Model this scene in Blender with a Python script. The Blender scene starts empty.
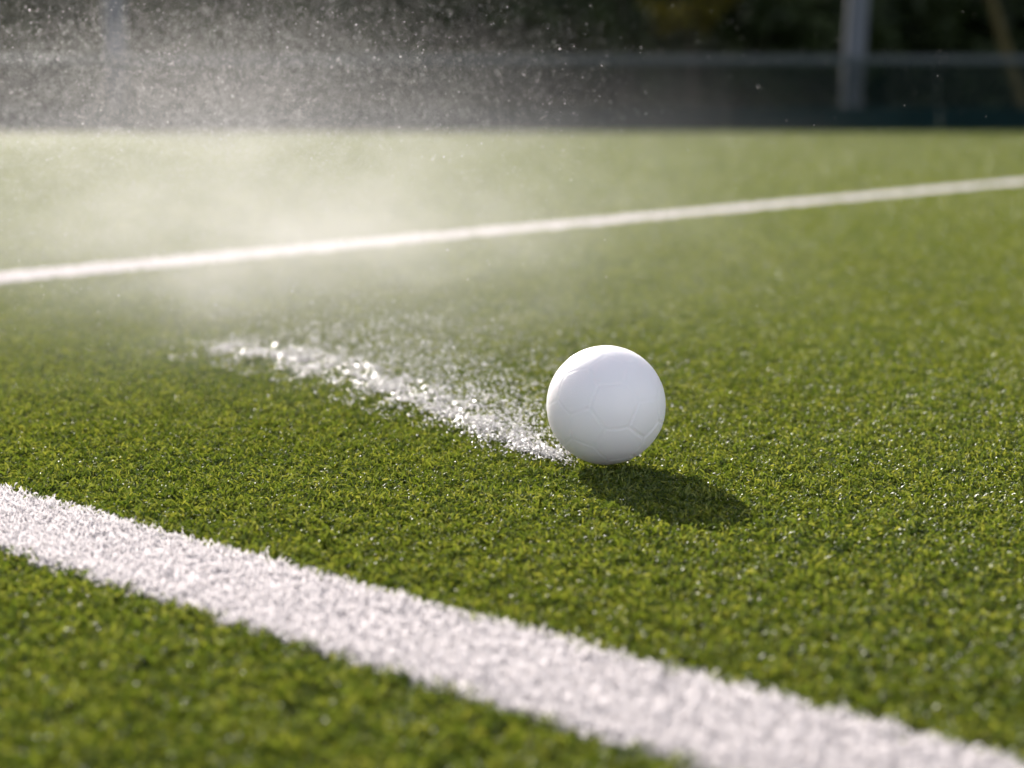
import bpy, bmesh, math, random
import numpy as np
from mathutils import Vector, Matrix

R_ = math.radians
rng = np.random.default_rng(7)
random.seed(7)
scene = bpy.context.scene
col = scene.collection

# ------------------------------------------------------------------ camera
F_PX = 1650.0
PITCH = math.atan(274 / F_PX)
CAM_H = 0.2127
cam_d = bpy.data.cameras.new("camera")
cam = bpy.data.objects.new("camera", cam_d)
col.objects.link(cam)
cam.location = (0, 0, CAM_H)
cam.rotation_euler = (R_(90) - PITCH, 0, 0)
cam_d.sensor_width = 36
cam_d.lens = F_PX / 1024 * 36
cam_d.clip_start = 0.02
cam_d.clip_end = 2000
cam_d.dof.use_dof = True
cam_d.dof.focus_distance = 0.975
cam_d.dof.aperture_fstop = 5.7
cam_d.dof.aperture_blades = 0
scene.camera = cam

# ------------------------------------------------------------------ light
SUN_EL, SUN_AZ = 25.5, -20.5          # azimuth measured from +Y towards +X
world = bpy.data.worlds.new("World")
scene.world = world
world.use_nodes = True
wn = world.node_tree
wn.nodes.clear()
sky = wn.nodes.new("ShaderNodeTexSky")
sky.sky_type = 'NISHITA'
sky.sun_disc = False
sky.sun_elevation = R_(SUN_EL)
sky.sun_rotation = R_(SUN_AZ)
sky.air_density = 0.7
sky.dust_density = 5.0
sky.ozone_density = 1.6
bg = wn.nodes.new("ShaderNodeBackground")
bg.inputs[1].default_value = 0.07
wo = wn.nodes.new("ShaderNodeOutputWorld")
def wmath(op, a, b_=None, clamp=False):
    nd = wn.nodes.new("ShaderNodeMath"); nd.operation = op; nd.use_clamp = clamp
    for i, x in enumerate((a, b_)):
        if x is None: continue
        if isinstance(x, (int, float)): nd.inputs[i].default_value = x
        else: wn.links.new(x, nd.inputs[i])
    return nd.outputs[0]
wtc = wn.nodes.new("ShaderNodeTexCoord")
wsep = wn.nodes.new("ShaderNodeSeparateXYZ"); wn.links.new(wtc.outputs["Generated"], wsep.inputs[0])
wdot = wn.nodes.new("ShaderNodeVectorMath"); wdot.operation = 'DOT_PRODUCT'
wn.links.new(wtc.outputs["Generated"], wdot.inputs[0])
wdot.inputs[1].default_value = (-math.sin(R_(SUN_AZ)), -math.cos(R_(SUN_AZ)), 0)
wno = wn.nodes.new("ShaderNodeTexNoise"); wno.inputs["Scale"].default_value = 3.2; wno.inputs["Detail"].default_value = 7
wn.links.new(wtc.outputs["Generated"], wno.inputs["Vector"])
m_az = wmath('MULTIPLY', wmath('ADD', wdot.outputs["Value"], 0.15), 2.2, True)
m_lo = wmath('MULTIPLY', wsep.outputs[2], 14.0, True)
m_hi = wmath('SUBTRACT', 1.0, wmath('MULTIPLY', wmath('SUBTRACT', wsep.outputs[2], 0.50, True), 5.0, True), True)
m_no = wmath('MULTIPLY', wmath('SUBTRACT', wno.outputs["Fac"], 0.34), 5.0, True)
cloud_fill = wmath('MULTIPLY', wmath('MULTIPLY', m_az, m_lo), wmath('MULTIPLY', m_hi, m_no))
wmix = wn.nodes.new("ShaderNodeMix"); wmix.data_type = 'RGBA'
wn.links.new(cloud_fill, wmix.inputs[0]); wn.links.new(sky.outputs[0], wmix.inputs[6])
wmix.inputs[7].default_value = (10.4, 10.5, 11.7, 1)     # added fill: unseen bright cloud bank opposite the sun, lightens the ball's front
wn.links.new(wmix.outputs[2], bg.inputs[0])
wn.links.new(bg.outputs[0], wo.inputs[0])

sun_d = bpy.data.lights.new("sun", 'SUN')
sun_d.energy = 4.2
sun_d.angle = R_(0.5)
sun_d.color = (1.0, 0.94, 0.88)
sun = bpy.data.objects.new("sun", sun_d)
col.objects.link(sun)
to_sun = Vector((math.sin(R_(SUN_AZ)) * math.cos(R_(SUN_EL)),
                 math.cos(R_(SUN_AZ)) * math.cos(R_(SUN_EL)), math.sin(R_(SUN_EL))))
sun.rotation_euler = to_sun.to_track_quat('Z', 'Y').to_euler()
sun.location = (-3, 8, 6)

vs = scene.view_settings
vs.view_transform = 'Standard'
vs.look = 'None'
vs.exposure = 1.16
vs.gamma = 1.0
vs.use_curve_mapping = False
cy = scene.cycles
cy.use_denoising = True
cy.denoiser = 'OPENIMAGEDENOISE'
cy.denoising_input_passes = 'RGB_ALBEDO_NORMAL'
cy.max_bounces = 8
cy.diffuse_bounces = 4
cy.glossy_bounces = 3
cy.transmission_bounces = 6
cy.transparent_max_bounces = 12
cy.volume_bounces = 1
cy.volume_step_rate = 1.0
cy.volume_max_steps = 96
cy.sample_clamp_indirect = 4.0
cy.sample_clamp_direct = 30.0
cy.caustics_reflective = False
cy.caustics_refractive = False

# ------------------------------------------------------------------ helpers
def ground_at(px, py, z=0.0):
    v = ((px - 512) / F_PX, 1.0, -(py - 384) / F_PX)
    c, s = math.cos(PITCH), math.sin(PITCH)
    w = (v[0], v[1] * c + v[2] * s, -v[1] * s + v[2] * c)
    t = (z - CAM_H) / w[2]
    return np.array([w[0] * t, w[1] * t])

def mesh_np(name, V, F, smooth=False):
    V = np.asarray(V, dtype=np.float32).reshape(-1, 3)
    F = np.asarray(F, dtype=np.int32)
    me = bpy.data.meshes.new(name)
    me.vertices.add(len(V))
    me.vertices.foreach_set("co", V.ravel())
    if len(F):
        n, k = F.shape
        me.loops.add(n * k)
        me.loops.foreach_set("vertex_index", F.ravel())
        me.polygons.add(n)
        me.polygons.foreach_set("loop_start", np.arange(0, n * k, k, dtype=np.int32))
        me.polygons.foreach_set("use_smooth", np.full(n, smooth, dtype=bool))
    me.update(calc_edges=True)
    me.validate()
    return me

def link(name, me, mat=None, parent=None):
    o = bpy.data.objects.new(name, me)
    col.objects.link(o)
    if mat is not None:
        me.materials.append(mat)
    if parent is not None:
        o.parent = parent
    return o

def tag(o, label=None, cat=None, group=None, kind=None):
    if label: o["label"] = label
    if cat: o["category"] = cat
    if group: o["group"] = group
    if kind: o["kind"] = kind
    return o

def bm_obj(name, bm, mat, parent=None, smooth=False):
    me = bpy.data.meshes.new(name)
    if smooth:
        for f in bm.faces: f.smooth = True
    bm.to_mesh(me); bm.free()
    return link(name, me, mat, parent)

def add_box(bm, c, s, bev=0.0, rz=0.0):
    r = bmesh.ops.create_cube(bm, size=1.0)
    vv = r['verts']
    M = Matrix.Translation(c) @ Matrix.Rotation(rz, 4, 'Z') @ Matrix.Diagonal((s[0], s[1], s[2], 1))
    bmesh.ops.transform(bm, matrix=M, verts=vv)
    if bev > 0:
        ee = list({e for v in vv for e in v.link_edges})
        bmesh.ops.bevel(bm, geom=ee, offset=bev, segments=2, affect='EDGES', profile=0.5)

def tube_np(pts, rad, n=10):
    """tapered tube along pts"""
    pts = np.asarray(pts, float); rad = np.asarray(rad, float)
    V, F = [], []
    for i, p in enumerate(pts):
        a = pts[min(i + 1, len(pts) - 1)] - pts[max(i - 1, 0)]
        a /= np.linalg.norm(a)
        u = np.cross(a, (0.31, 0.9, 0.2)); u /= np.linalg.norm(u)
        w = np.cross(a, u)
        for k in range(n):
            t = 2 * math.pi * k / n
            V.append(p + rad[i] * (math.cos(t) * u + math.sin(t) * w))
    for i in range(len(pts) - 1):
        for k in range(n):
            k2 = (k + 1) % n
            F.append((i * n + k, i * n + k2, (i + 1) * n + k2, (i + 1) * n + k))
    return np.array(V), np.array(F)

class NT:
    def __init__(self, name):
        self.m = bpy.data.materials.new(name)
        self.m.use_nodes = True
        self.t = self.m.node_tree
        self.t.nodes.clear()
        self.out = self.t.nodes.new("ShaderNodeOutputMaterial")
    def n(self, typ, **kw):
        nd = self.t.nodes.new(typ)
        for k, v in kw.items():
            if k.startswith("i_"):
                nd.inputs[k[2:].replace("_", " ")].default_value = v
            else:
                setattr(nd, k, v)
        return nd
    def l(self, a, b): self.t.links.new(a, b)
    def math(self, op, a, b=None, clamp=False):
        nd = self.t.nodes.new("ShaderNodeMath"); nd.operation = op; nd.use_clamp = clamp
        for i, x in enumerate((a, b)):
            if x is None: continue
            if isinstance(x, (int, float)): nd.inputs[i].default_value = x
            else: self.l(x, nd.inputs[i])
        return nd.outputs[0]
    def mix(self, fac, a, b):
        nd = self.t.nodes.new("ShaderNodeMix"); nd.data_type = 'RGBA'
        for i, x in ((0, fac), (6, a), (7, b)):
            if isinstance(x, (int, float)): nd.inputs[i].default_value = x
            elif isinstance(x, tuple): nd.inputs[i].default_value = (*x, 1) if len(x) == 3 else x
            else: self.l(x, nd.inputs[i])
        return nd.outputs[2]
    def noise(self, scale, detail=3, vec=None, rough=0.5):
        nd = self.n("ShaderNodeTexNoise"); nd.inputs["Scale"].default_value = scale
        nd.inputs["Detail"].default_value = detail; nd.inputs["Roughness"].default_value = rough
        if vec is not None: self.l(vec, nd.inputs["Vector"])
        return nd
    def ramp(self, fac, stops):
        nd = self.n("ShaderNodeValToRGB")
        e = nd.color_ramp.elements
        while len(e) < len(stops): e.new(0.5)
        for x, (p, c) in zip(e, stops):
            x.position = p; x.color = (*c, 1) if len(c) == 3 else c
        self.l(fac, nd.inputs[0])
        return nd.outputs[0]

# ------------------------------------------------------------------ materials
def fibre_material(name, dark, mid, light, trans, rough, spec, tr_amt, patch=True):
    b = NT(name)
    at = b.n("ShaderNodeAttribute", attribute_name="tint")
    oi = b.n("ShaderNodeObjectInfo")
    geo = b.n("ShaderNodeNewGeometry")
    t = b.math('ADD', b.math('MULTIPLY', at.outputs["Fac"], 0.65), b.math('MULTIPLY', oi.outputs["Random"], 0.35))
    c = b.ramp(t, [(0.05, dark), (0.5, mid), (0.95, light)])
    if patch:
        nz = b.noise(2.3, 3, geo.outputs["Position"])
        f = b.math('MULTIPLY', b.math('SUBTRACT', nz.outputs["Fac"], 0.35, clamp=True), 1.3, clamp=True)
        c = b.mix(b.math('MULTIPLY', f, 0.55), c, (mid[0] * 1.35, mid[1] * 1.05, mid[2] * 0.9))
    p = b.n("ShaderNodeBsdfPrincipled")
    b.l(c, p.inputs["Base Color"])
    p.inputs["Roughness"].default_value = rough
    p.inputs["Specular IOR Level"].default_value = spec
    tr = b.n("ShaderNodeBsdfTranslucent")
    b.l(b.mix(1.0, c, trans) if False else c, tr.inputs["Color"])
    hs = b.n("ShaderNodeMix"); hs.data_type = 'RGBA'; hs.blend_type = 'MULTIPLY'
    hs.inputs[0].default_value = 1.0
    b.l(c, hs.inputs[6]); hs.inputs[7].default_value = (*trans, 1)
    b.l(hs.outputs[2], tr.inputs["Color"])
    mx = b.n("ShaderNodeMixShader"); mx.inputs[0].default_value = tr_amt
    b.l(p.outputs[0], mx.inputs[1]); b.l(tr.outputs[0], mx.inputs[2])
    b.l(mx.outputs[0], b.out.inputs["Surface"])
    return b.m

M_turf = fibre_material("turf_fibre", (0.013, 0.036, 0.006), (0.086, 0.131, 0.019), (0.235, 0.262, 0.060),
                        (1.6, 1.42, 0.72), 0.46, 0.46, 0.37)
M_white = fibre_material("white_fibre", (0.60, 0.585, 0.59), (0.67, 0.655, 0.66), (0.73, 0.715, 0.72),
                         (1.0, 0.97, 0.97), 0.6, 0.2, 0.45, patch=False)

def ground_mat():
    b = NT("turf_backing")
    geo = b.n("ShaderNodeNewGeometry")
    n1 = b.noise(260, 3, geo.outputs["Position"])
    n2 = b.noise(1.3, 3, geo.outputs["Position"])
    c = b.ramp(n1.outputs["Fac"], [(0.3, (0.014, 0.030, 0.005)), (0.7, (0.055, 0.08, 0.011))])
    c = b.mix(b.math('MULTIPLY', n2.outputs["Fac"], 0.4), c, (0.09, 0.11, 0.015))
    p = b.n("ShaderNodeBsdfPrincipled"); b.l(c, p.inputs["Base Color"]); p.inputs["Roughness"].default_value = 1.0; p.inputs["Specular IOR Level"].default_value = 0.04
    bp = b.n("ShaderNodeBump"); bp.inputs["Distance"].default_value = 0.006; bp.inputs["Strength"].default_value = 0.8
    b.l(n1.outputs["Fac"], bp.inputs["Height"]); b.l(bp.outputs[0], p.inputs["Normal"])
    b.l(p.outputs[0], b.out.inputs["Surface"])
    return b.m

def simple_mat(name, c1, c2, scale, rough=0.6, metal=0.0, bump=0.0, spec=0.5):
    b = NT(name)
    tc = b.n("ShaderNodeTexCoord")
    n1 = b.noise(scale, 4, tc.outputs["Object"], 0.6)
    c = b.ramp(n1.outputs["Fac"], [(0.3, c1), (0.7, c2)])
    p = b.n("ShaderNodeBsdfPrincipled"); b.l(c, p.inputs["Base Color"])
    p.inputs["Roughness"].default_value = rough; p.inputs["Metallic"].default_value = metal
    p.inputs["Specular IOR Level"].default_value = spec
    if bump:
        bp = b.n("ShaderNodeBump"); bp.inputs["Distance"].default_value = bump
        b.l(n1.outputs["Fac"], bp.inputs["Height"]); b.l(bp.outputs[0], p.inputs["Normal"])
    b.l(p.outputs[0], b.out.inputs["Surface"])
    return b.m

def leaf_mat(name, c1, c2, tr):
    b = NT(name)
    at = b.n("ShaderNodeAttribute", attribute_name="tint")
    c = b.ramp(at.outputs["Fac"], [(0.0, c1), (1.0, c2)])
    p = b.n("ShaderNodeBsdfPrincipled"); b.l(c, p.inputs["Base Color"]); p.inputs["Roughness"].default_value = 0.55
    p.inputs["Specular IOR Level"].default_value = 0.25
    t = b.n("ShaderNodeBsdfTranslucent"); b.l(c, t.inputs["Color"])
    mx = b.n("ShaderNodeMixShader"); mx.inputs[0].default_value = tr
    b.l(p.outputs[0], mx.inputs[1]); b.l(t.outputs[0], mx.inputs[2]); b.l(mx.outputs[0], b.out.inputs["Surface"])
    return b.m

def drop_mat(name, rough, ior, transp, milky):
    """aerated water: part clear, part refracting, part milky"""
    b = NT(name)
    rf = b.n("ShaderNodeBsdfRefraction"); rf.inputs["Roughness"].default_value = rough; rf.inputs["IOR"].default_value = ior
    rf.inputs["Color"].default_value = (1, 1, 1, 1)
    gl = b.n("ShaderNodeBsdfGlossy"); gl.inputs["Roughness"].default_value = 0.3
    tp = b.n("ShaderNodeBsdfTransparent")
    tl = b.n("ShaderNodeBsdfTranslucent"); tl.inputs["Color"].default_value = (0.97, 0.97, 0.97, 1)
    df = b.n("ShaderNodeBsdfDiffuse"); df.inputs["Color"].default_value = (0.95, 0.95, 0.95, 1)
    def mx(f, x, y):
        m = b.n("ShaderNodeMixShader"); m.inputs[0].default_value = f
        b.l(x.outputs[0], m.inputs[1]); b.l(y.outputs[0], m.inputs[2]); return m
    a = mx(0.25, rf, gl)
    c = mx(0.4, tl, df)
    d = mx(milky, a, c)
    e = mx(transp, d, tp)
    b.l(e.outputs[0], b.out.inputs["Surface"])
    return b.m

M_drop = drop_mat("water_drop", 0.45, 1.15, 0.52, 0.5)
def splash_mat():
    """water film beads: clear and milky below a bright wet skin"""
    b = NT("splash_water")
    tp = b.n("ShaderNodeBsdfTransparent")
    tl = b.n("ShaderNodeBsdfTranslucent"); tl.inputs["Color"].default_value = (0.97, 0.97, 0.97, 1)
    df = b.n("ShaderNodeBsdfDiffuse"); df.inputs["Color"].default_value = (0.95, 0.95, 0.95, 1)
    gl = b.n("ShaderNodeBsdfGlossy"); gl.inputs["Roughness"].default_value = 0.22
    fr = b.n("ShaderNodeFresnel"); fr.inputs["IOR"].default_value = 1.5
    def mx(f, x, y):
        m = b.n("ShaderNodeMixShader")
        if isinstance(f, float): m.inputs[0].default_value = f
        else: b.l(f, m.inputs[0])
        b.l(x.outputs[0], m.inputs[1]); b.l(y.outputs[0], m.inputs[2]); return m
    base = mx(0.50, mx(0.25, tl, df), tp)
    o = mx(fr.outputs[0], base, gl)
    b.l(o.outputs[0], b.out.inputs["Surface"])
    return b.m
M_splash = splash_mat()

# ------------------------------------------------------------------ pitch
TOP = 0.0                # level of the fibre tips
BASE = -0.0087           # level of the backing

# white lines: centre line end points on the ground, half width
def unit(v): return v / np.linalg.norm(v)
nA = (ground_at(0, 487) + ground_at(0, 547)) / 2
near_dir = unit(unit(ground_at(1024, 755) - ground_at(0, 487)) + unit(ground_at(690, 768) - ground_at(0, 547)))
near_nrm = np.array([-near_dir[1], near_dir[0]])
near_hw = 0.5 * abs(np.dot(ground_at(0, 487) - ground_at(0, 547), near_nrm))
near_c = 0.5 * (ground_at(420, 600) + ground_at(420, 668))  # refined below
near_c = nA + near_nrm * 0.0069
near_hw -= 0.0016
far_a, far_b = ground_at(0, 276), ground_at(1024, 181)
far_dir = unit(far_b - far_a)
far_nrm = np.array([-far_dir[1], far_dir[0]])
far_hw = 0.052

def edge_wobble(P, d):
    s = P @ d
    return 0.0022 * np.sin(s * 310.0) + 0.0018 * np.sin(s * 733.0 + 1.3) + 0.0012 * np.sin(s * 1490.0 + 0.4)

def in_near(P, jit):
    return np.abs((P - near_c) @ near_nrm + edge_wobble(P, near_dir) + jit) < near_hw
def in_far(P, jit):
    return np.abs((P - far_a) @ far_nrm + jit) < far_hw

BALL_R = 0.0365
BALL_C = Vector((0.05766, 0.99645, 0.0342))

# ground sheet, one piece to the horizon
gv = [(-400, -60, BASE), (400, -60, BASE), (400, 900, BASE), (-400, 900, BASE)]
g = link("pitch_ground", mesh_np("pitch_ground", gv, [(0, 1, 2, 3)]), ground_mat())
tag(g, "green synthetic turf backing of the hockey pitch under the fibres", "ground", kind="structure")

# one tuft of crimped yarn: curly ribbons with real folds
def make_tuft(seed, n=31, rad=0.0062):
    r = np.random.default_rng(seed)
    V, F, T = [], [], []
    seg = 5
    for i in range(n):
        a = r.uniform(0, 2 * math.pi); q = rad * math.sqrt(r.uniform())
        p = np.array([q * math.cos(a), q * math.sin(a), 0.0])
        head = r.uniform(0, 2 * math.pi)
        lean = r.uniform(0.0, 0.7)
        bend = r.uniform(0.2, 0.8) * r.choice([-1, 1], p=[0.3, 0.7])
        turn = r.uniform(-0.9, 0.9)
        L = r.uniform(0.0072, 0.0104)
        w = r.uniform(0.00035, 0.00068)
        tint = r.uniform()
        tw = r.uniform(0, math.pi)
        b0 = len(V)
        for k in range(seg + 1):
            d = np.array([math.sin(lean) * math.cos(head), math.sin(lean) * math.sin(head), math.cos(lean)])
            side = np.cross(d, (math.cos(tw), math.sin(tw), 0.15)); side /= np.linalg.norm(side)
            ww = w * (1.0 if k < seg else 0.55)
            V.append(p - side * ww); V.append(p + side * ww)
            T += [tint, tint]
            p = p + d * (L / seg)
            lean += bend; head += turn; tw += r.uniform(-0.7, 0.7)
        for k in range(seg):
            F.append((b0 + 2 * k, b0 + 2 * k + 1, b0 + 2 * k + 3, b0 + 2 * k + 2))
    V = np.array(V)
    V[:, 2] = np.minimum(V[:, 2], 0.0094 + 0.0010 * np.sin(V[:, 0] * 1500 + V[:, 1] * 1100))
    me = mesh_np("tuft", V, F, smooth=True)
    at = me.attributes.new("tint", 'FLOAT', 'POINT')
    at.data.foreach_set("value", np.array(T, dtype=np.float32))
    return me

tufts = []
for i in range(10):
    me = make_tuft(100 + i)
    tufts.append(bpy.data.objects.new("fibre_tuft", me))

def tuft_tree(name, mat):
    ng = bpy.data.node_groups.new(name, 'GeometryNodeTree')
    ng.interface.new_socket("Geometry", in_out='INPUT', socket_type='NodeSocketGeometry')
    ng.interface.new_socket("Geometry", in_out='OUTPUT', socket_type='NodeSocketGeometry')
    N, L = ng.nodes, ng.links
    gi = N.new("NodeGroupInput"); go = N.new("NodeGroupOutput")
    join = N.new("GeometryNodeJoinGeometry")
    for o in tufts:
        oi = N.new("GeometryNodeObjectInfo"); oi.inputs["Object"].default_value = o
        sm = N.new("GeometryNodeSetMaterial"); sm.inputs["Material"].default_value = mat
        ti = N.new("GeometryNodeGeometryToInstance")
        L.new(oi.outputs["Geometry"], sm.inputs["Geometry"])
        L.new(sm.outputs[0], ti.inputs[0]); L.new(ti.outputs[0], join.inputs[0])
    iop = N.new("GeometryNodeInstanceOnPoints")
    L.new(gi.outputs[0], iop.inputs["Points"])
    L.new(join.outputs[0], iop.inputs["Instance"])
    iop.inputs["Pick Instance"].default_value = True
    def attr(nm, typ):
        a = N.new("GeometryNodeInputNamedAttribute"); a.data_type = typ
        a.inputs["Name"].default_value = nm
        return [s for s in a.outputs if s.enabled and s.name == "Attribute"][0]
    L.new(attr("idx", 'INT'), iop.inputs["Instance Index"])
    L.new(attr("rot", 'FLOAT_VECTOR'), iop.inputs["Rotation"])
    L.new(attr("scl", 'FLOAT_VECTOR'), iop.inputs["Scale"])
    L.new(iop.outputs[0], go.inputs[0])
    return ng

def tuft_object(name, P, S, mat, parent=None, lo=0.73, var=0.35):
    n = len(P)
    me = mesh_np(name, np.column_stack([P, np.full(n, BASE + 0.0005)]), np.zeros((0, 3), int))
    a = me.attributes.new("idx", 'INT', 'POINT'); a.data.foreach_set("value", rng.integers(0, len(tufts), n).astype(np.int32))
    rot = np.zeros((n, 3), np.float32); rot[:, 2] = rng.uniform(0, 2 * math.pi, n)
    rot[:, 0] = rng.normal(0, 0.08, n); rot[:, 1] = rng.normal(0, 0.08, n)
    a = me.attributes.new("rot", 'FLOAT_VECTOR', 'POINT'); a.data.foreach_set("vector", rot.ravel())
    hz = np.minimum(S, 1.25) * (lo + var * clump(P)) * rng.uniform(0.9, 1.12, n)
    scl = np.column_stack([S, S, hz]).astype(np.float32)
    a = me.attributes.new("scl", 'FLOAT_VECTOR', 'POINT'); a.data.foreach_set("vector", scl.ravel())
    o = link(name, me, mat, parent)
    m = o.modifiers.new("fibres", 'NODES'); m.node_group = tuft_tree(name, mat)
    return o

_ph = rng.uniform(0, 6.28, (24, 2)); _k = rng.normal(0, 1, (24, 2))
_k = _k / np.linalg.norm(_k, axis=1)[:, None] * rng.uniform(120, 420, (24, 1))
def clump(P):
    """smooth pseudo noise 0..1 with lumps of about two centimetres"""
    s = np.zeros(len(P))
    for k, p in zip(_k, _ph): s += np.sin(P @ k + p[0])
    return np.clip(0.5 + s / 9.0, 0, 1)

rows_P, rows_S = [], []
y = 0.30
while y < 20.3:
    s = max(0.86, min(y / 2.3, 6.0))
    p = 0.0076 * s
    W = 0.40 + 0.72 * y
    xs = np.arange(-W, W, p)
    xs = xs + rng.uniform(-0.48, 0.48, len(xs)) * p
    ys = y + rng.uniform(-0.48, 0.48, len(xs)) * p
    rows_P.append(np.column_stack([xs, ys])); rows_S.append(np.full(len(xs), s))
    y += p
P = np.concatenate(rows_P); S = np.concatenate(rows_S)
keep = np.hypot(P[:, 0] - BALL_C.x, P[:, 1] - BALL_C.y) > 0.009
P, S = P[keep], S[keep]
m_near = in_near(P, rng.normal(0, 0.0010, len(P)) - 0.0)
m_far = in_far(P, rng.normal(0, 0.004, len(P)) * (S / 2))
m_grn = ~(m_near | m_far)
print("tufts", len(P), m_near.sum(), m_far.sum())
turf = tuft_object("turf_grass", P[m_grn], S[m_grn], M_turf)
tag(turf, "short curly green synthetic turf fibres covering the pitch", "grass", kind="stuff")

def strip_points(a, d, nrm, hw, t0, t1, pitch, wob):
    tt, uu = np.meshgrid(np.arange(t0, t1, pitch), np.arange(-hw, hw + 1e-6, pitch))
    tt = tt.ravel() + rng.uniform(-0.45, 0.45, tt.size) * pitch; uu = uu.ravel() + rng.uniform(-0.45, 0.45, uu.size) * pitch
    Q = a[None] + tt[:, None] * d[None] + uu[:, None] * nrm[None]
    if wob: Q = Q - edge_wobble(Q, d)[:, None] * nrm[None]
    return Q[(Q[:, 1] > 0.25) & (Q[:, 1] < 16.6)]

def line_sheet(a, d, nrm, hw, t0, t1):
    q = [a + d * t0 - nrm * hw, a + d * t1 - nrm * hw, a + d * t1 + nrm * hw, a + d * t0 + nrm * hw]
    return [(x, y_, BASE + 0.004) for x, y_ in q]

M_linebase = simple_mat("line_backing", (0.42, 0.41, 0.40), (0.60, 0.58, 0.58), 300, 0.8)
ln = link("pitch_line", mesh_np("pitch_line", line_sheet(near_c, near_dir, near_nrm, near_hw - 0.004, -1.0, 1.4), [(0, 1, 2, 3)]), M_linebase)
tag(ln, "white turf line running diagonally in front of the ball, close and broad", "pitch line", kind="structure")
Pn = strip_points(near_c, near_dir, near_nrm, near_hw - 0.0004, -1.0, 1.3, 0.0036, True)
tuft_object("line_fibres", Pn, np.full(len(Pn), 0.64), M_white, ln, 1.36, 0.08)
lf = link("pitch_line", mesh_np("pitch_line", line_sheet(far_a, far_dir, far_nrm, far_hw - 0.004, -2.0, 22.0), [(0, 1, 2, 3)]), M_linebase)
tag(lf, "white turf line behind the ball, thin and blurred, crossing the far field", "pitch line", kind="structure")
Pf = strip_points(far_a, far_dir, far_nrm, far_hw - 0.004, -2.0, 12.0, 0.0095, False)
tuft_object("line_fibres", Pf, np.full(len(Pf), 1.3), M_white, lf, 0.85, 0.1)

# ------------------------------------------------------------------ ball
def ball_mesh():
    bm = bmesh.new()
    bmesh.ops.create_icosphere(bm, subdivisions=7, radius=1.0)
    co = np.array([v.co[:] for v in bm.verts])
    co /= np.linalg.norm(co, axis=1)[:, None]
    b2 = bmesh.new(); bmesh.ops.create_icosphere(b2, subdivisions=1, radius=1.0)
    pent = np.array([v.co.normalized()[:] for v in b2.verts])
    hexa = np.array([f.calc_center_median().normalized()[:] for f in b2.faces]); b2.free()
    # turn it so that one hexagon looks at the camera, a little right and down of the middle
    tgt = Vector((0.10, -0.985, 0.16)).normalized()
    q = Vector(hexa[0]).rotation_difference(tgt).to_matrix()
    q = Matrix.Rotation(R_(74), 3, tgt) @ q
    Q = np.array(q)
    pent = pent @ Q.T; hexa = hexa @ Q.T
    C = np.vstack([pent, hexa])
    off = np.concatenate([np.full(12, 0.022), np.zeros(20)])
    warp = co + 0.032 * np.column_stack([np.sin(co[:, 1] * 5 + 1), np.sin(co[:, 2] * 6 + 2), np.sin(co[:, 0] * 5 + 0.5)])
    warp /= np.linalg.norm(warp, axis=1)[:, None]
    D = warp @ C.T + 0
    D = D - off[None, :] * 1.0
    D.sort(axis=1)
    gap = D[:, -1] - D[:, -2]           # 0 on a seam
    gap = gap / 0.7
    wob = 0.55 + 0.45 * np.sin(co[:, 0] * 9 + co[:, 2] * 7) * np.sin(co[:, 1] * 8 + 1)
    fade = np.clip(0.5 + 0.5 * np.sin(co[:, 0] * 3.1 + 0.6 + 1.3 * np.sin(co[:, 2] * 3.7)) - 0.75 * co[:, 2] - 0.12, 0, 1) ** 1.4
    w1 = np.exp(-(gap / 0.018) ** 2)
    lip = np.exp(-((gap - 0.042) / 0.02) ** 2)
    r = BALL_R * (1.0 - (0.017 * w1 - 0.005 * lip) * (0.22 + 1.15 * fade))
    r += BALL_R * 0.0009 * np.sin(co[:, 0] * 11 + 2 * np.sin(co[:, 2] * 9)) * np.sin(co[:, 1] * 12)
    for v, c_, rr in zip(bm.verts, co, r): v.co = Vector(c_ * rr)
    return bm

def ball_mat():
    b = NT("white_ball_plastic")
    tc = b.n("ShaderNodeTexCoord")
    n1 = b.noise(38, 4, tc.outputs["Object"])
    n2 = b.noise(900, 2, tc.outputs["Object"])
    c = b.ramp(n1.outputs["Fac"], [(0.3, (0.89, 0.875, 0.885)), (0.75, (0.92, 0.905, 0.915))])
    p = b.n("ShaderNodeBsdfPrincipled"); b.l(c, p.inputs["Base Color"])
    p.inputs["Roughness"].default_value = 0.42
    p.inputs["Specular IOR Level"].default_value = 0.4
    p.inputs["Subsurface Weight"].default_value = 1.0
    p.inputs["Subsurface Radius"].default_value = (1.0, 0.95, 0.95)
    p.inputs["Subsurface Scale"].default_value = 0.020
    bp = b.n("ShaderNodeBump"); bp.inputs["Distance"].default_value = 0.00006
    b.l(n2.outputs["Fac"], bp.inputs["Height"]); b.l(bp.outputs[0], p.inputs["Normal"])
    b.l(p.outputs[0], b.out.inputs["Surface"])
    return b.m

ball = bm_obj("hockey_ball", ball_mesh(), ball_mat(), smooth=True)
ball.location = BALL_C
tag(ball, "white moulded ball with shallow panel seams resting on the turf", "ball")

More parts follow.
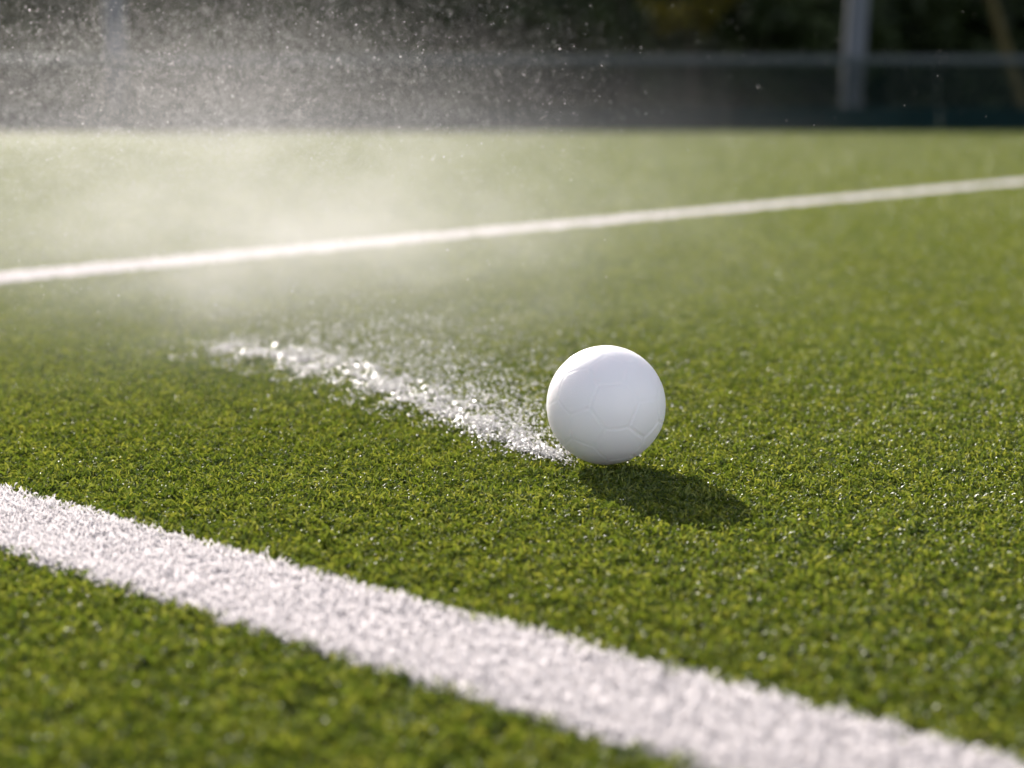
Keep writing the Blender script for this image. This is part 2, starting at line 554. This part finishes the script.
# ------------------------------------------------------------------ water
def blobs(centres, radii, stretch=None, sub=1, dirs=None):
    bm = bmesh.new(); bmesh.ops.create_icosphere(bm, subdivisions=sub, radius=1.0)
    bv = np.array([v.co[:] for v in bm.verts], np.float32)
    bf = np.array([[v.index for v in f.verts] for f in bm.faces], np.int32); bm.free()
    n = len(centres)
    L = np.broadcast_to(bv[None], (n, len(bv), 3)).copy()
    L *= radii[:, None, None]
    if stretch is not None:
        d = dirs / np.linalg.norm(dirs, axis=1)[:, None]
        proj = (L * d[:, None, :]).sum(2)
        L += d[:, None, :] * proj[:, :, None] * (stretch[:, None, None] - 1)
    V = L + centres[:, None, :]
    F = bf[None] + (np.arange(n) * len(bv))[:, None, None]
    return V.reshape(-1, 3), F.reshape(-1, 3)

# splash trail along the ball's path
path = np.array([ground_at(*q) for q in [(577, 460), (540, 447), (500, 430), (450, 408), (400, 388), (350, 371), (290, 354), (240, 346), (200, 341)]])
seglen = np.concatenate([[0], np.cumsum(np.linalg.norm(np.diff(path, axis=0), axis=1))])
def along(t):
    s = t * seglen[-1]
    return np.column_stack([np.interp(s, seglen, path[:, 0]), np.interp(s, seglen, path[:, 1])])
n = 26000
t = rng.uniform(0, 1, n) ** 0.9
c2 = along(t)
tang = along(np.clip(t + 0.02, 0, 1)) - along(np.clip(t - 0.02, 0, 1))
tang /= np.linalg.norm(tang, axis=1)[:, None]
nr = np.column_stack([-tang[:, 1], tang[:, 0]])
hw = np.interp(t, [0, 0.12, 0.35, 0.7, 1], [0.004, 0.015, 0.025, 0.034, 0.036])
lat = rng.standard_t(2.6, n)
lat = np.clip(np.where(lat < 0, lat * 0.95, lat * 1.3), -4, 7)
c2 = c2 - nr * (lat * hw * 0.55)[:, None]
dens = clump(c2 * 0.55)
k = rng.uniform(0, 1, n) < (4.4 * np.clip(dens - 0.22, 0, 1) ** 1.5) * np.interp(t, [0, 0.55, 0.8, 1], [1, 0.9, 0.75, 0.06])
k &= np.hypot(c2[:, 0] - BALL_C.x, c2[:, 1] - BALL_C.y) > 0.012
c2, tang, t = c2[k], tang[k], t[k]
n = len(c2)
rad = np.clip(rng.lognormal(math.log(0.00042), 0.5, n), 0.0002, 0.0014)
C = np.column_stack([c2, TOP + rng.uniform(-0.0034, 0.0009, n)])
tilt = np.column_stack([rng.normal(0, 0.28, (n, 2)), np.ones(n)])
st = rng.uniform(0.3, 0.75, n)
lng = rng.uniform(size=n) < np.interp(t, [0, 0.4, 1], [0.6, 0.45, 0.2])
tilt[lng] = np.column_stack([tang + rng.normal(0, 0.22, (n, 2)), rng.normal(0, 0.12, n)])[lng]
st[lng] = rng.uniform(1.8, 4.5, n)[lng]
rad = np.where(lng, rad * 0.6, rad) * np.interp(t, [0, 0.4, 1], [0.75, 1, 1.05])
V, F = blobs(C, rad, st, 2, tilt)
tr = link("water_splash", mesh_np("water_splash", V, F, True), M_splash)
tag(tr, "bright streak of splashed water beads on the turf leading to the ball", "water", kind="stuff")

# films of water lying almost level in the streak
n = 850
t = 0.04 + 0.86 * rng.uniform(0, 1, n) ** 1.15
q2 = along(t)
tg = along(np.clip(t + 0.02, 0, 1)) - along(np.clip(t - 0.02, 0, 1)); tg /= np.linalg.norm(tg, axis=1)[:, None]
q2 = q2 - np.column_stack([-tg[:, 1], tg[:, 0]]) * (rng.normal(0.1, 0.8, n) * np.interp(t, [0, 0.3, 1], [0.006, 0.016, 0.03]))[:, None]
C = np.column_stack([q2, TOP + rng.uniform(-0.0022, -0.0004, n)])
tilt = np.column_stack([rng.normal(-0.14, 0.2, n), rng.normal(-0.08, 0.2, n), np.ones(n)])
rad = np.clip(rng.lognormal(math.log(0.0012), 0.35, n), 0.0006, 0.0026)
V, F = blobs(C, rad, rng.uniform(0.10, 0.22, n), 2, tilt)
V = V + np.column_stack([0.25 * np.sin(V[:, 1] * 2600) * 0.001, 0.25 * np.sin(V[:, 0] * 2300) * 0.001, 0.0001 * np.sin(V[:, 0] * 5200) * np.sin(V[:, 1] * 4700)])
fm = link("water_film", mesh_np("water_film", V, F, True), M_splash)
tag(fm, "shining films of water caught on the fibres within the streak", "water", kind="stuff")

# drops thrown up low above the streak
n = 3200
t = rng.uniform(0, 1, n) ** 0.85
q2 = along(t)
off = np.abs(rng.normal(0, 1, n)) * np.interp(t, [0, 0.3, 1], [0.008, 0.05, 0.10]) - 0.01
C = np.column_stack([q2[:, 0] + off * 0.6, q2[:, 1] + off * 0.8, 0.001 + np.abs(rng.normal(0, 1, n)) * np.interp(t, [0, 0.4, 1], [0.006, 0.016, 0.03])])
C = C[np.hypot(C[:, 0] - BALL_C.x, C[:, 1] - BALL_C.y) > 0.04]
n = len(C)
rad = np.clip(rng.lognormal(math.log(0.00036), 0.45, n), 0.00015, 0.0011)
V, F = blobs(C, rad, rng.uniform(1.0, 2.2, n), 1, np.column_stack([rng.normal(-0.6, 0.4, n), rng.normal(0.6, 0.4, n), rng.normal(0.3, 0.5, n)]))
td = link("thrown_droplets", mesh_np("thrown_droplets", V, F, True), M_drop)
tag(td, "small water drops thrown up low over the wet streak beside the ball", "water spray", kind="stuff")

# beads of water lying on the fibres all over the pitch
n = 350
yy = np.exp(rng.uniform(math.log(0.45), math.log(2.2), n))
xx = rng.uniform(-1, 1, n) * (0.1 + 0.4 * yy)
n2 = 5000
tt = rng.uniform(0, 1, n2) ** 0.8
q2 = along(tt)
off = np.abs(rng.normal(0, 1, n2)) * np.interp(tt, [0, 0.3, 1], [0.015, 0.10, 0.22]) - 0.012
x2 = q2[:, 0] + off * 0.62 + rng.normal(0, 0.02, n2); y2 = q2[:, 1] + off * 0.8
xx = np.concatenate([xx, x2]); yy = np.concatenate([yy, y2])
k = (yy > 0.3)
xx, yy = xx[k], yy[k]
n = len(xx)
rad = np.clip(rng.lognormal(math.log(0.00036), 0.4, n), 0.0002, 0.0010) * np.where(np.arange(n) < 350, 0.7, 1.3)
C = np.column_stack([xx, yy, TOP + rng.uniform(-0.0025, 0.0015, n)])
tilt = np.column_stack([rng.normal(0, 0.28, (n, 2)), np.ones(n)])
V, F = blobs(C, rad * 1.2, rng.uniform(0.35, 0.8, n), 2, tilt)
bd = link("water_beads", mesh_np("water_beads", V, F, True), M_splash)
tag(bd, "tiny water beads glinting on the wet turf fibres", "water", kind="stuff")

# droplets hanging in the air
n = 700000
yy = 1.1 + 1.6 * rng.uniform(0, 1, n) ** 0.8
xx = yy * (-0.165 + 0.135 * rng.normal(0, 1, n))
zz = rng.uniform(0.012, 0.48, n)
up = (zz - CAM_H) / yy                     # fewer drops low over the turf and at the right flank
w = np.clip(1.05 - (xx / yy + 0.17) / 0.26, 0.04, 1) * np.exp(-np.clip(-up, 0, 1) ** 2 / (2 * 0.062 ** 2)) * np.exp(-np.clip(up - 0.012, 0, 1) ** 2 / (2 * 0.034 ** 2))
k = rng.uniform(size=n) < w * 0.8
n_s = 260
xs = rng.uniform(-0.5, 0.6, n_s); ys = rng.uniform(0.85, 2.0, n_s); zs = rng.uniform(0.01, 0.32, n_s)
C = np.vstack([np.column_stack([xx, yy, zz])[k], np.column_stack([xs, ys, zs])])
rad = np.clip(rng.lognormal(math.log(0.00020), 0.40, len(C)), 0.00012, 0.0008)
st = rng.uniform(1.0, 1.7, len(C))
dirs = np.column_stack([rng.normal(0.5, 0.5, len(C)), rng.normal(0, 0.3, len(C)), rng.normal(-0.6, 0.5, len(C))])
V, F = blobs(C, rad, st, 1, dirs)
ad = link("spray_droplets", mesh_np("spray_droplets", V, F, True), M_drop)
tag(ad, "fine airborne water droplets of the sprinkler spray over the turf", "water spray", kind="stuff")

# fine mist: a closed volume over the turf behind and left of the ball
def mist_mat():
    b = NT("spray_mist")
    geo = b.n("ShaderNodeNewGeometry")
    def lobe(c, s, amt):
        mp = b.n("ShaderNodeVectorMath", operation='SUBTRACT'); b.l(geo.outputs["Position"], mp.inputs[0]); mp.inputs[1].default_value = c
        dv = b.n("ShaderNodeVectorMath", operation='DIVIDE'); b.l(mp.outputs[0], dv.inputs[0]); dv.inputs[1].default_value = s
        dt = b.n("ShaderNodeVectorMath", operation='DOT_PRODUCT'); b.l(dv.outputs[0], dt.inputs[0]); b.l(dv.outputs[0], dt.inputs[1])
        e = b.math('POWER', 2.718, b.math('MULTIPLY', dt.outputs["Value"], -0.5))
        return b.math('MULTIPLY', e, amt)
    d = lobe((-0.44, 2.35, 0.03), (0.38, 0.42, 0.105), 0.33)
    d = b.math('ADD', d, lobe((-0.22, 1.75, 0.03), (0.19, 0.26, 0.075), 0.70))
    d = b.math('ADD', d, lobe((-0.26, 2.2, 0.17), (0.33, 0.45, 0.08), 0.065))
    mpn = b.n("ShaderNodeMapping"); b.l(geo.outputs["Position"], mpn.inputs["Vector"])
    mpn.inputs["Rotation"].default_value = (0, R_(-35), 0); mpn.inputs["Scale"].default_value = (1.0, 0.8, 2.0)
    nz = b.noise(6.0, 5, mpn.outputs["Vector"], 0.65); nz.inputs["Distortion"].default_value = 0.6
    f = b.math('MULTIPLY', b.math('SUBTRACT', nz.outputs["Fac"], 0.32, clamp=True), 4.6)
    d = b.math('SUBTRACT', b.math('MULTIPLY', d, f), 0.004, clamp=False)
    d = b.math('MAXIMUM', d, 0.0)
    pv = b.n("ShaderNodeVolumePrincipled")
    pv.inputs["Color"].default_value = (0.88, 0.865, 0.875, 1)
    pv.inputs["Anisotropy"].default_value = 0.2
    b.l(d, pv.inputs["Density"])
    b.l(pv.outputs[0], b.out.inputs["Volume"])
    return b.m
bm = bmesh.new(); add_box(bm, (-0.42, 2.35, 0.30), (2.6, 2.5, 0.66))
mist = bm_obj("spray_mist", bm, mist_mat())
tag(mist, "pale drifting water mist over the turf behind and left of the ball", "mist", kind="stuff")

# ------------------------------------------------------------------ fence, posts, trees
FY = 16.8
M_board = simple_mat("teal_board", (0.001, 0.012, 0.012), (0.002, 0.017, 0.017), 3, 0.8, spec=0.15)
M_rail = simple_mat("grey_rail", (0.022, 0.038, 0.041), (0.033, 0.048, 0.052), 6, 0.5)
M_wire = simple_mat("dark_wire", (0.002, 0.013, 0.013), (0.004, 0.019, 0.018), 6, 0.9, spec=0.1)
M_mast = simple_mat("pale_post_paint", (0.060, 0.074, 0.096), (0.082, 0.096, 0.118), 2.5, 0.5)

def fence():
    e = bpy.data.objects.new("pitch_fence", None); col.objects.link(e); e.location = (0, FY, BASE); e.scale = (0.86, 0.86, 0.86)
    tag(e, "low dark teal fence with mesh panels and grey top rail along the far pitch edge", "fence")
    x0, x1 = -12.5, 12.5
    step = 2.5
    for i in range(10):
        xa = x0 + i * step
        bm = bmesh.new(); add_box(bm, (xa + step / 2, 0, 0.145), (step - 0.012, 0.03, 0.29), 0.004)
        bm_obj("kick_board", bm, M_board, e)
        bm = bmesh.new()
        for x in np.arange(xa + 0.05, xa + step - 0.03, 0.05):
            add_box(bm, (x, 0.06, 0.54), (0.009, 0.009, 0.52))
        for z_ in np.arange(0.32, 0.78, 0.05):
            add_box(bm, (xa + step / 2, 0.071, z_), (step - 0.06, 0.009, 0.009))
        bm_obj("mesh_panel", bm, M_wire, e)
        bm = bmesh.new(); add_box(bm, (xa + step / 2, 0.06, 0.835), (step - 0.004, 0.06, 0.085), 0.012)
        bm_obj("top_rail", bm, M_rail, e)
    for i in range(11):
        bm = bmesh.new(); add_box(bm, (x0 + i * step, 0.125, 0.43), (0.03, 0.03, 0.86), 0.004)
        bm_obj("fence_post", bm, M_wire, e)
fence()

def post(px, lean, label):
    y_ = 17.25
    x_ = (px - 512) / F_PX * y_ 
    e = bpy.data.objects.new("floodlight_post", None); col.objects.link(e); e.location = (x_, y_, BASE)
    e.rotation_euler = (0, lean, 0)
    tag(e, label, "post", "pale posts behind the fence")
    V, F = tube_np([(0, 0, 0.02), (0, 0, 1.4), (0, 0, 2.9)], [0.112, 0.106, 0.10], 20)
    link("shaft", mesh_np("shaft", V, F, True), M_mast, e)
    bm = bmesh.new(); add_box(bm, (0, 0, 0.0), (0.46, 0.46, 0.05), 0.01)
    for sx in (-1, 1):
        for sy in (-1, 1): add_box(bm, (sx * 0.18, sy * 0.18, 0.04), (0.035, 0.035, 0.05), 0.006)
    bm_obj("base_plate", bm, M_mast, e)
    bm = bmesh.new(); bmesh.ops.create_uvsphere(bm, u_segments=20, v_segments=8, radius=0.11)
    bmesh.ops.transform(bm, matrix=Matrix.Translation((0, 0, 2.9)) @ Matrix.Diagonal((1, 1, 0.35, 1)), verts=bm.verts)
    bm_obj("post_cap", bm, M_mast, e, True)
post(845, R_(2.2), "tall pale grey post standing clear of the mist behind the fence")
post(123, 0.0, "tall pale grey post behind the fence veiled by water mist")

M_leafD = leaf_mat("dark_leaf", (0.012, 0.022, 0.006), (0.030, 0.046, 0.011), 0.15)
M_leafY = leaf_mat("yellow_leaf", (0.075, 0.078, 0.010), (0.15, 0.125, 0.014), 0.4)
M_bark = simple_mat("dark_bark", (0.03, 0.025, 0.018), (0.075, 0.06, 0.04), 9, 0.9, bump=0.02)
M_tan = simple_mat("tan_bark", (0.05, 0.042, 0.010), (0.085, 0.068, 0.018), 7, 0.9, bump=0.02)

def leaves(nl, ext, centre, size, seed, clumps=40):
    r = np.random.default_rng(seed)
    cc = r.normal(0, 1, (clumps, 3)); cc /= np.linalg.norm(cc, axis=1)[:, None]
    cc *= (r.uniform(0.25, 1.0, (clumps, 1)) ** 0.6)
    cr = r.uniform(0.16, 0.34, clumps)
    tintc = r.uniform(0, 1, clumps)
    wh = r.integers(0, clumps, nl)
    p = cc[wh] + r.normal(0, 0.55, (nl, 3)) * cr[wh][:, None]
    p = p * np.array(ext) + np.array(centre)
    p[:, 2] = np.maximum(p[:, 2], 0.05)
    u = r.normal(0, 1, (nl, 3)); u /= np.linalg.norm(u, axis=1)[:, None]
    v = np.cross(u, r.normal(0, 1, (nl, 3))); v /= np.linalg.norm(v, axis=1)[:, None]
    s = (size * r.uniform(0.6, 1.4, nl))[:, None]
    V = np.stack([p - u * s, p + v * s * 0.45 , p + u * s, p - v * s * 0.45], 1).reshape(-1, 3)
    F = np.arange(nl * 4).reshape(nl, 4)
    me = mesh_np("crown", V, F)
    at = me.attributes.new("tint", 'FLOAT', 'POINT')
    at.data.foreach_set("value", np.repeat(np.clip(tintc[wh] * 0.7 + r.uniform(0, 0.3, nl), 0, 1), 4).astype(np.float32))
    return me

def trunk_mesh(h, r0, lean=0.0, seed=0, limbs=6, spread=1.2, start=0.35):
    r = np.random.default_rng(seed)
    zs = np.linspace(0, h, 7)
    pts = np.column_stack([lean * zs + r.normal(0, 0.04, 7) * zs / h, r.normal(0, 0.04, 7) * zs / h, zs])
    V, F = tube_np(pts, np.linspace(r0, r0 * 0.35, 7), 10)
    Vs, Fs, off = [V], [F], len(V)
    for i in range(limbs):
        t = r.uniform(start, 0.95) * h
        b = np.array([np.interp(t, zs, pts[:, 0]), np.interp(t, zs, pts[:, 1]), t])
        a = r.uniform(0, 6.28); L = spread * r.uniform(0.6, 1.0)
        d = np.array([math.cos(a), math.sin(a), r.uniform(0.4, 0.9)])
        lp = [b, b + d * L * 0.5 + (0, 0, 0.05), b + d * L + (0, 0, 0.25)]
        v2, f2 = tube_np(lp, [r0 * 0.34, r0 * 0.22, r0 * 0.08], 7)
        Vs.append(v2); Fs.append(f2 + off); off += len(v2)
    return mesh_np("trunk", np.vstack(Vs), np.vstack(Fs), True)

def plant(name, loc, rz, scale, crown_me, crown_mat, trunk_me, trunk_mat, label, cat, group, tname="trunk", cname="crown"):
    e = bpy.data.objects.new(name, None); col.objects.link(e); e.location = loc; e.rotation_euler = (0, 0, rz); e.scale = (scale,) * 3
    tag(e, label, cat, group)
    for nm, me, mt in ((tname, trunk_me, trunk_mat), (cname, crown_me, crown_mat)):
        if me is None: continue
        o = bpy.data.objects.new(nm, me); col.objects.link(o); o.parent = e
        if not me.materials: me.materials.append(mt)
    return e

bush_c = [leaves(5200, (1.7, 1.1, 1.45), (0, 0, 1.35), 0.15, 50 + i, 46) for i in range(3)]
bush_t = [trunk_mesh(1.8, 0.09, 0, 60 + i, 9, 1.1, 0.1) for i in range(3)]
tree_c = [leaves(7000, (2.3, 2.0, 2.5), (0, 0, 4.3), 0.17, 70 + i, 60) for i in range(3)]
tree_t = [trunk_mesh(5.6, 0.22, 0, 80 + i, 10, 1.9, 0.3) for i in range(3)]
GB = "dark bushes beyond the fence"
GT = "shaded trees beyond the fence"
i = 0
for row, (yy_, dx, off) in enumerate(((38.0, 2.3, 0.0), (40.5, 2.3, 1.1))):
    for x_ in np.arange(-18, 18.1, dx):
        plant("bush", (x_ + off + rng.uniform(-0.4, 0.4), yy_ + rng.uniform(-0.5, 0.5), BASE), rng.uniform(0, 6.28), rng.uniform(1.0, 1.2) + 0.25 * row,
              bush_c[i % 3], M_leafD, bush_t[i % 3], M_bark, "dark shaded bush in the blurred row beyond the fence", "bush", GB, "stem", "foliage")
        i += 1
for x_ in np.arange(-18, 19, 3.4):
    plant("tree", (x_ + rng.uniform(-0.6, 0.6), 43.5 + rng.uniform(-0.8, 0.8), BASE), rng.uniform(0, 6.28), rng.uniform(0.95, 1.2),
          tree_c[i % 3], M_leafD, tree_t[i % 3], M_bark, "dark shaded tree rising behind the blurred bushes", "tree", GT)
    i += 1
# yellowing shrub and leaning tan tree in front of the dark row
yb = leaves(900, (1.3, 0.6, 0.7), (0, 0, 2.6), 0.13, 91, 14)
plant("shrub", ((690 - 512) / F_PX * 36.2, 36.2, BASE), 0, 1.0, yb, M_leafY, trunk_mesh(2.4, 0.07, 0, 92, 7, 0.8, 0.4), M_bark,
      "yellow green shrub glowing among dark bushes beyond the fence", "shrub", None, "stem", "foliage")
lt = leaves(1100, (1.3, 1.0, 1.0), (-1.7, 0, 4.2), 0.14, 93, 16)
plant("leaning_tree", ((1016 - 512) / F_PX * 35.0 + 0.1, 35.0, BASE), 0, 1.0, lt, M_leafY, trunk_mesh(4.6, 0.13, -0.36, 94, 6, 1.2, 0.6), M_tan,
      "leaning tree with tan trunk beyond the fence at far right", "tree", None)

# earth bank closing the view behind the trees
bv, bf = [], []
prof = [(47.0, 0.0), (49.5, 2.2), (53, 3.6), (60, 4.0), (75, 4.2)]
xsb = np.linspace(-70, 70, 57)
for yb_, zb_ in prof:
    for x_ in xsb:
        bv.append((x_, yb_ + rng.uniform(-0.3, 0.3), BASE - 0.02 + zb_ * (1 + rng.uniform(-0.06, 0.06))))
nx = len(xsb)
for a in range(len(prof) - 1):
    for q in range(nx - 1):
        bf.append((a * nx + q, a * nx + q + 1, (a + 1) * nx + q + 1, (a + 1) * nx + q))
bank = link("terrain_bank", mesh_np("terrain_bank", bv, bf, True), simple_mat("bank_earth", (0.025, 0.035, 0.012), (0.05, 0.06, 0.02), 0.8, 0.95, bump=0.1))
tag(bank, "dark earth bank behind the trees", "bank", kind="structure")
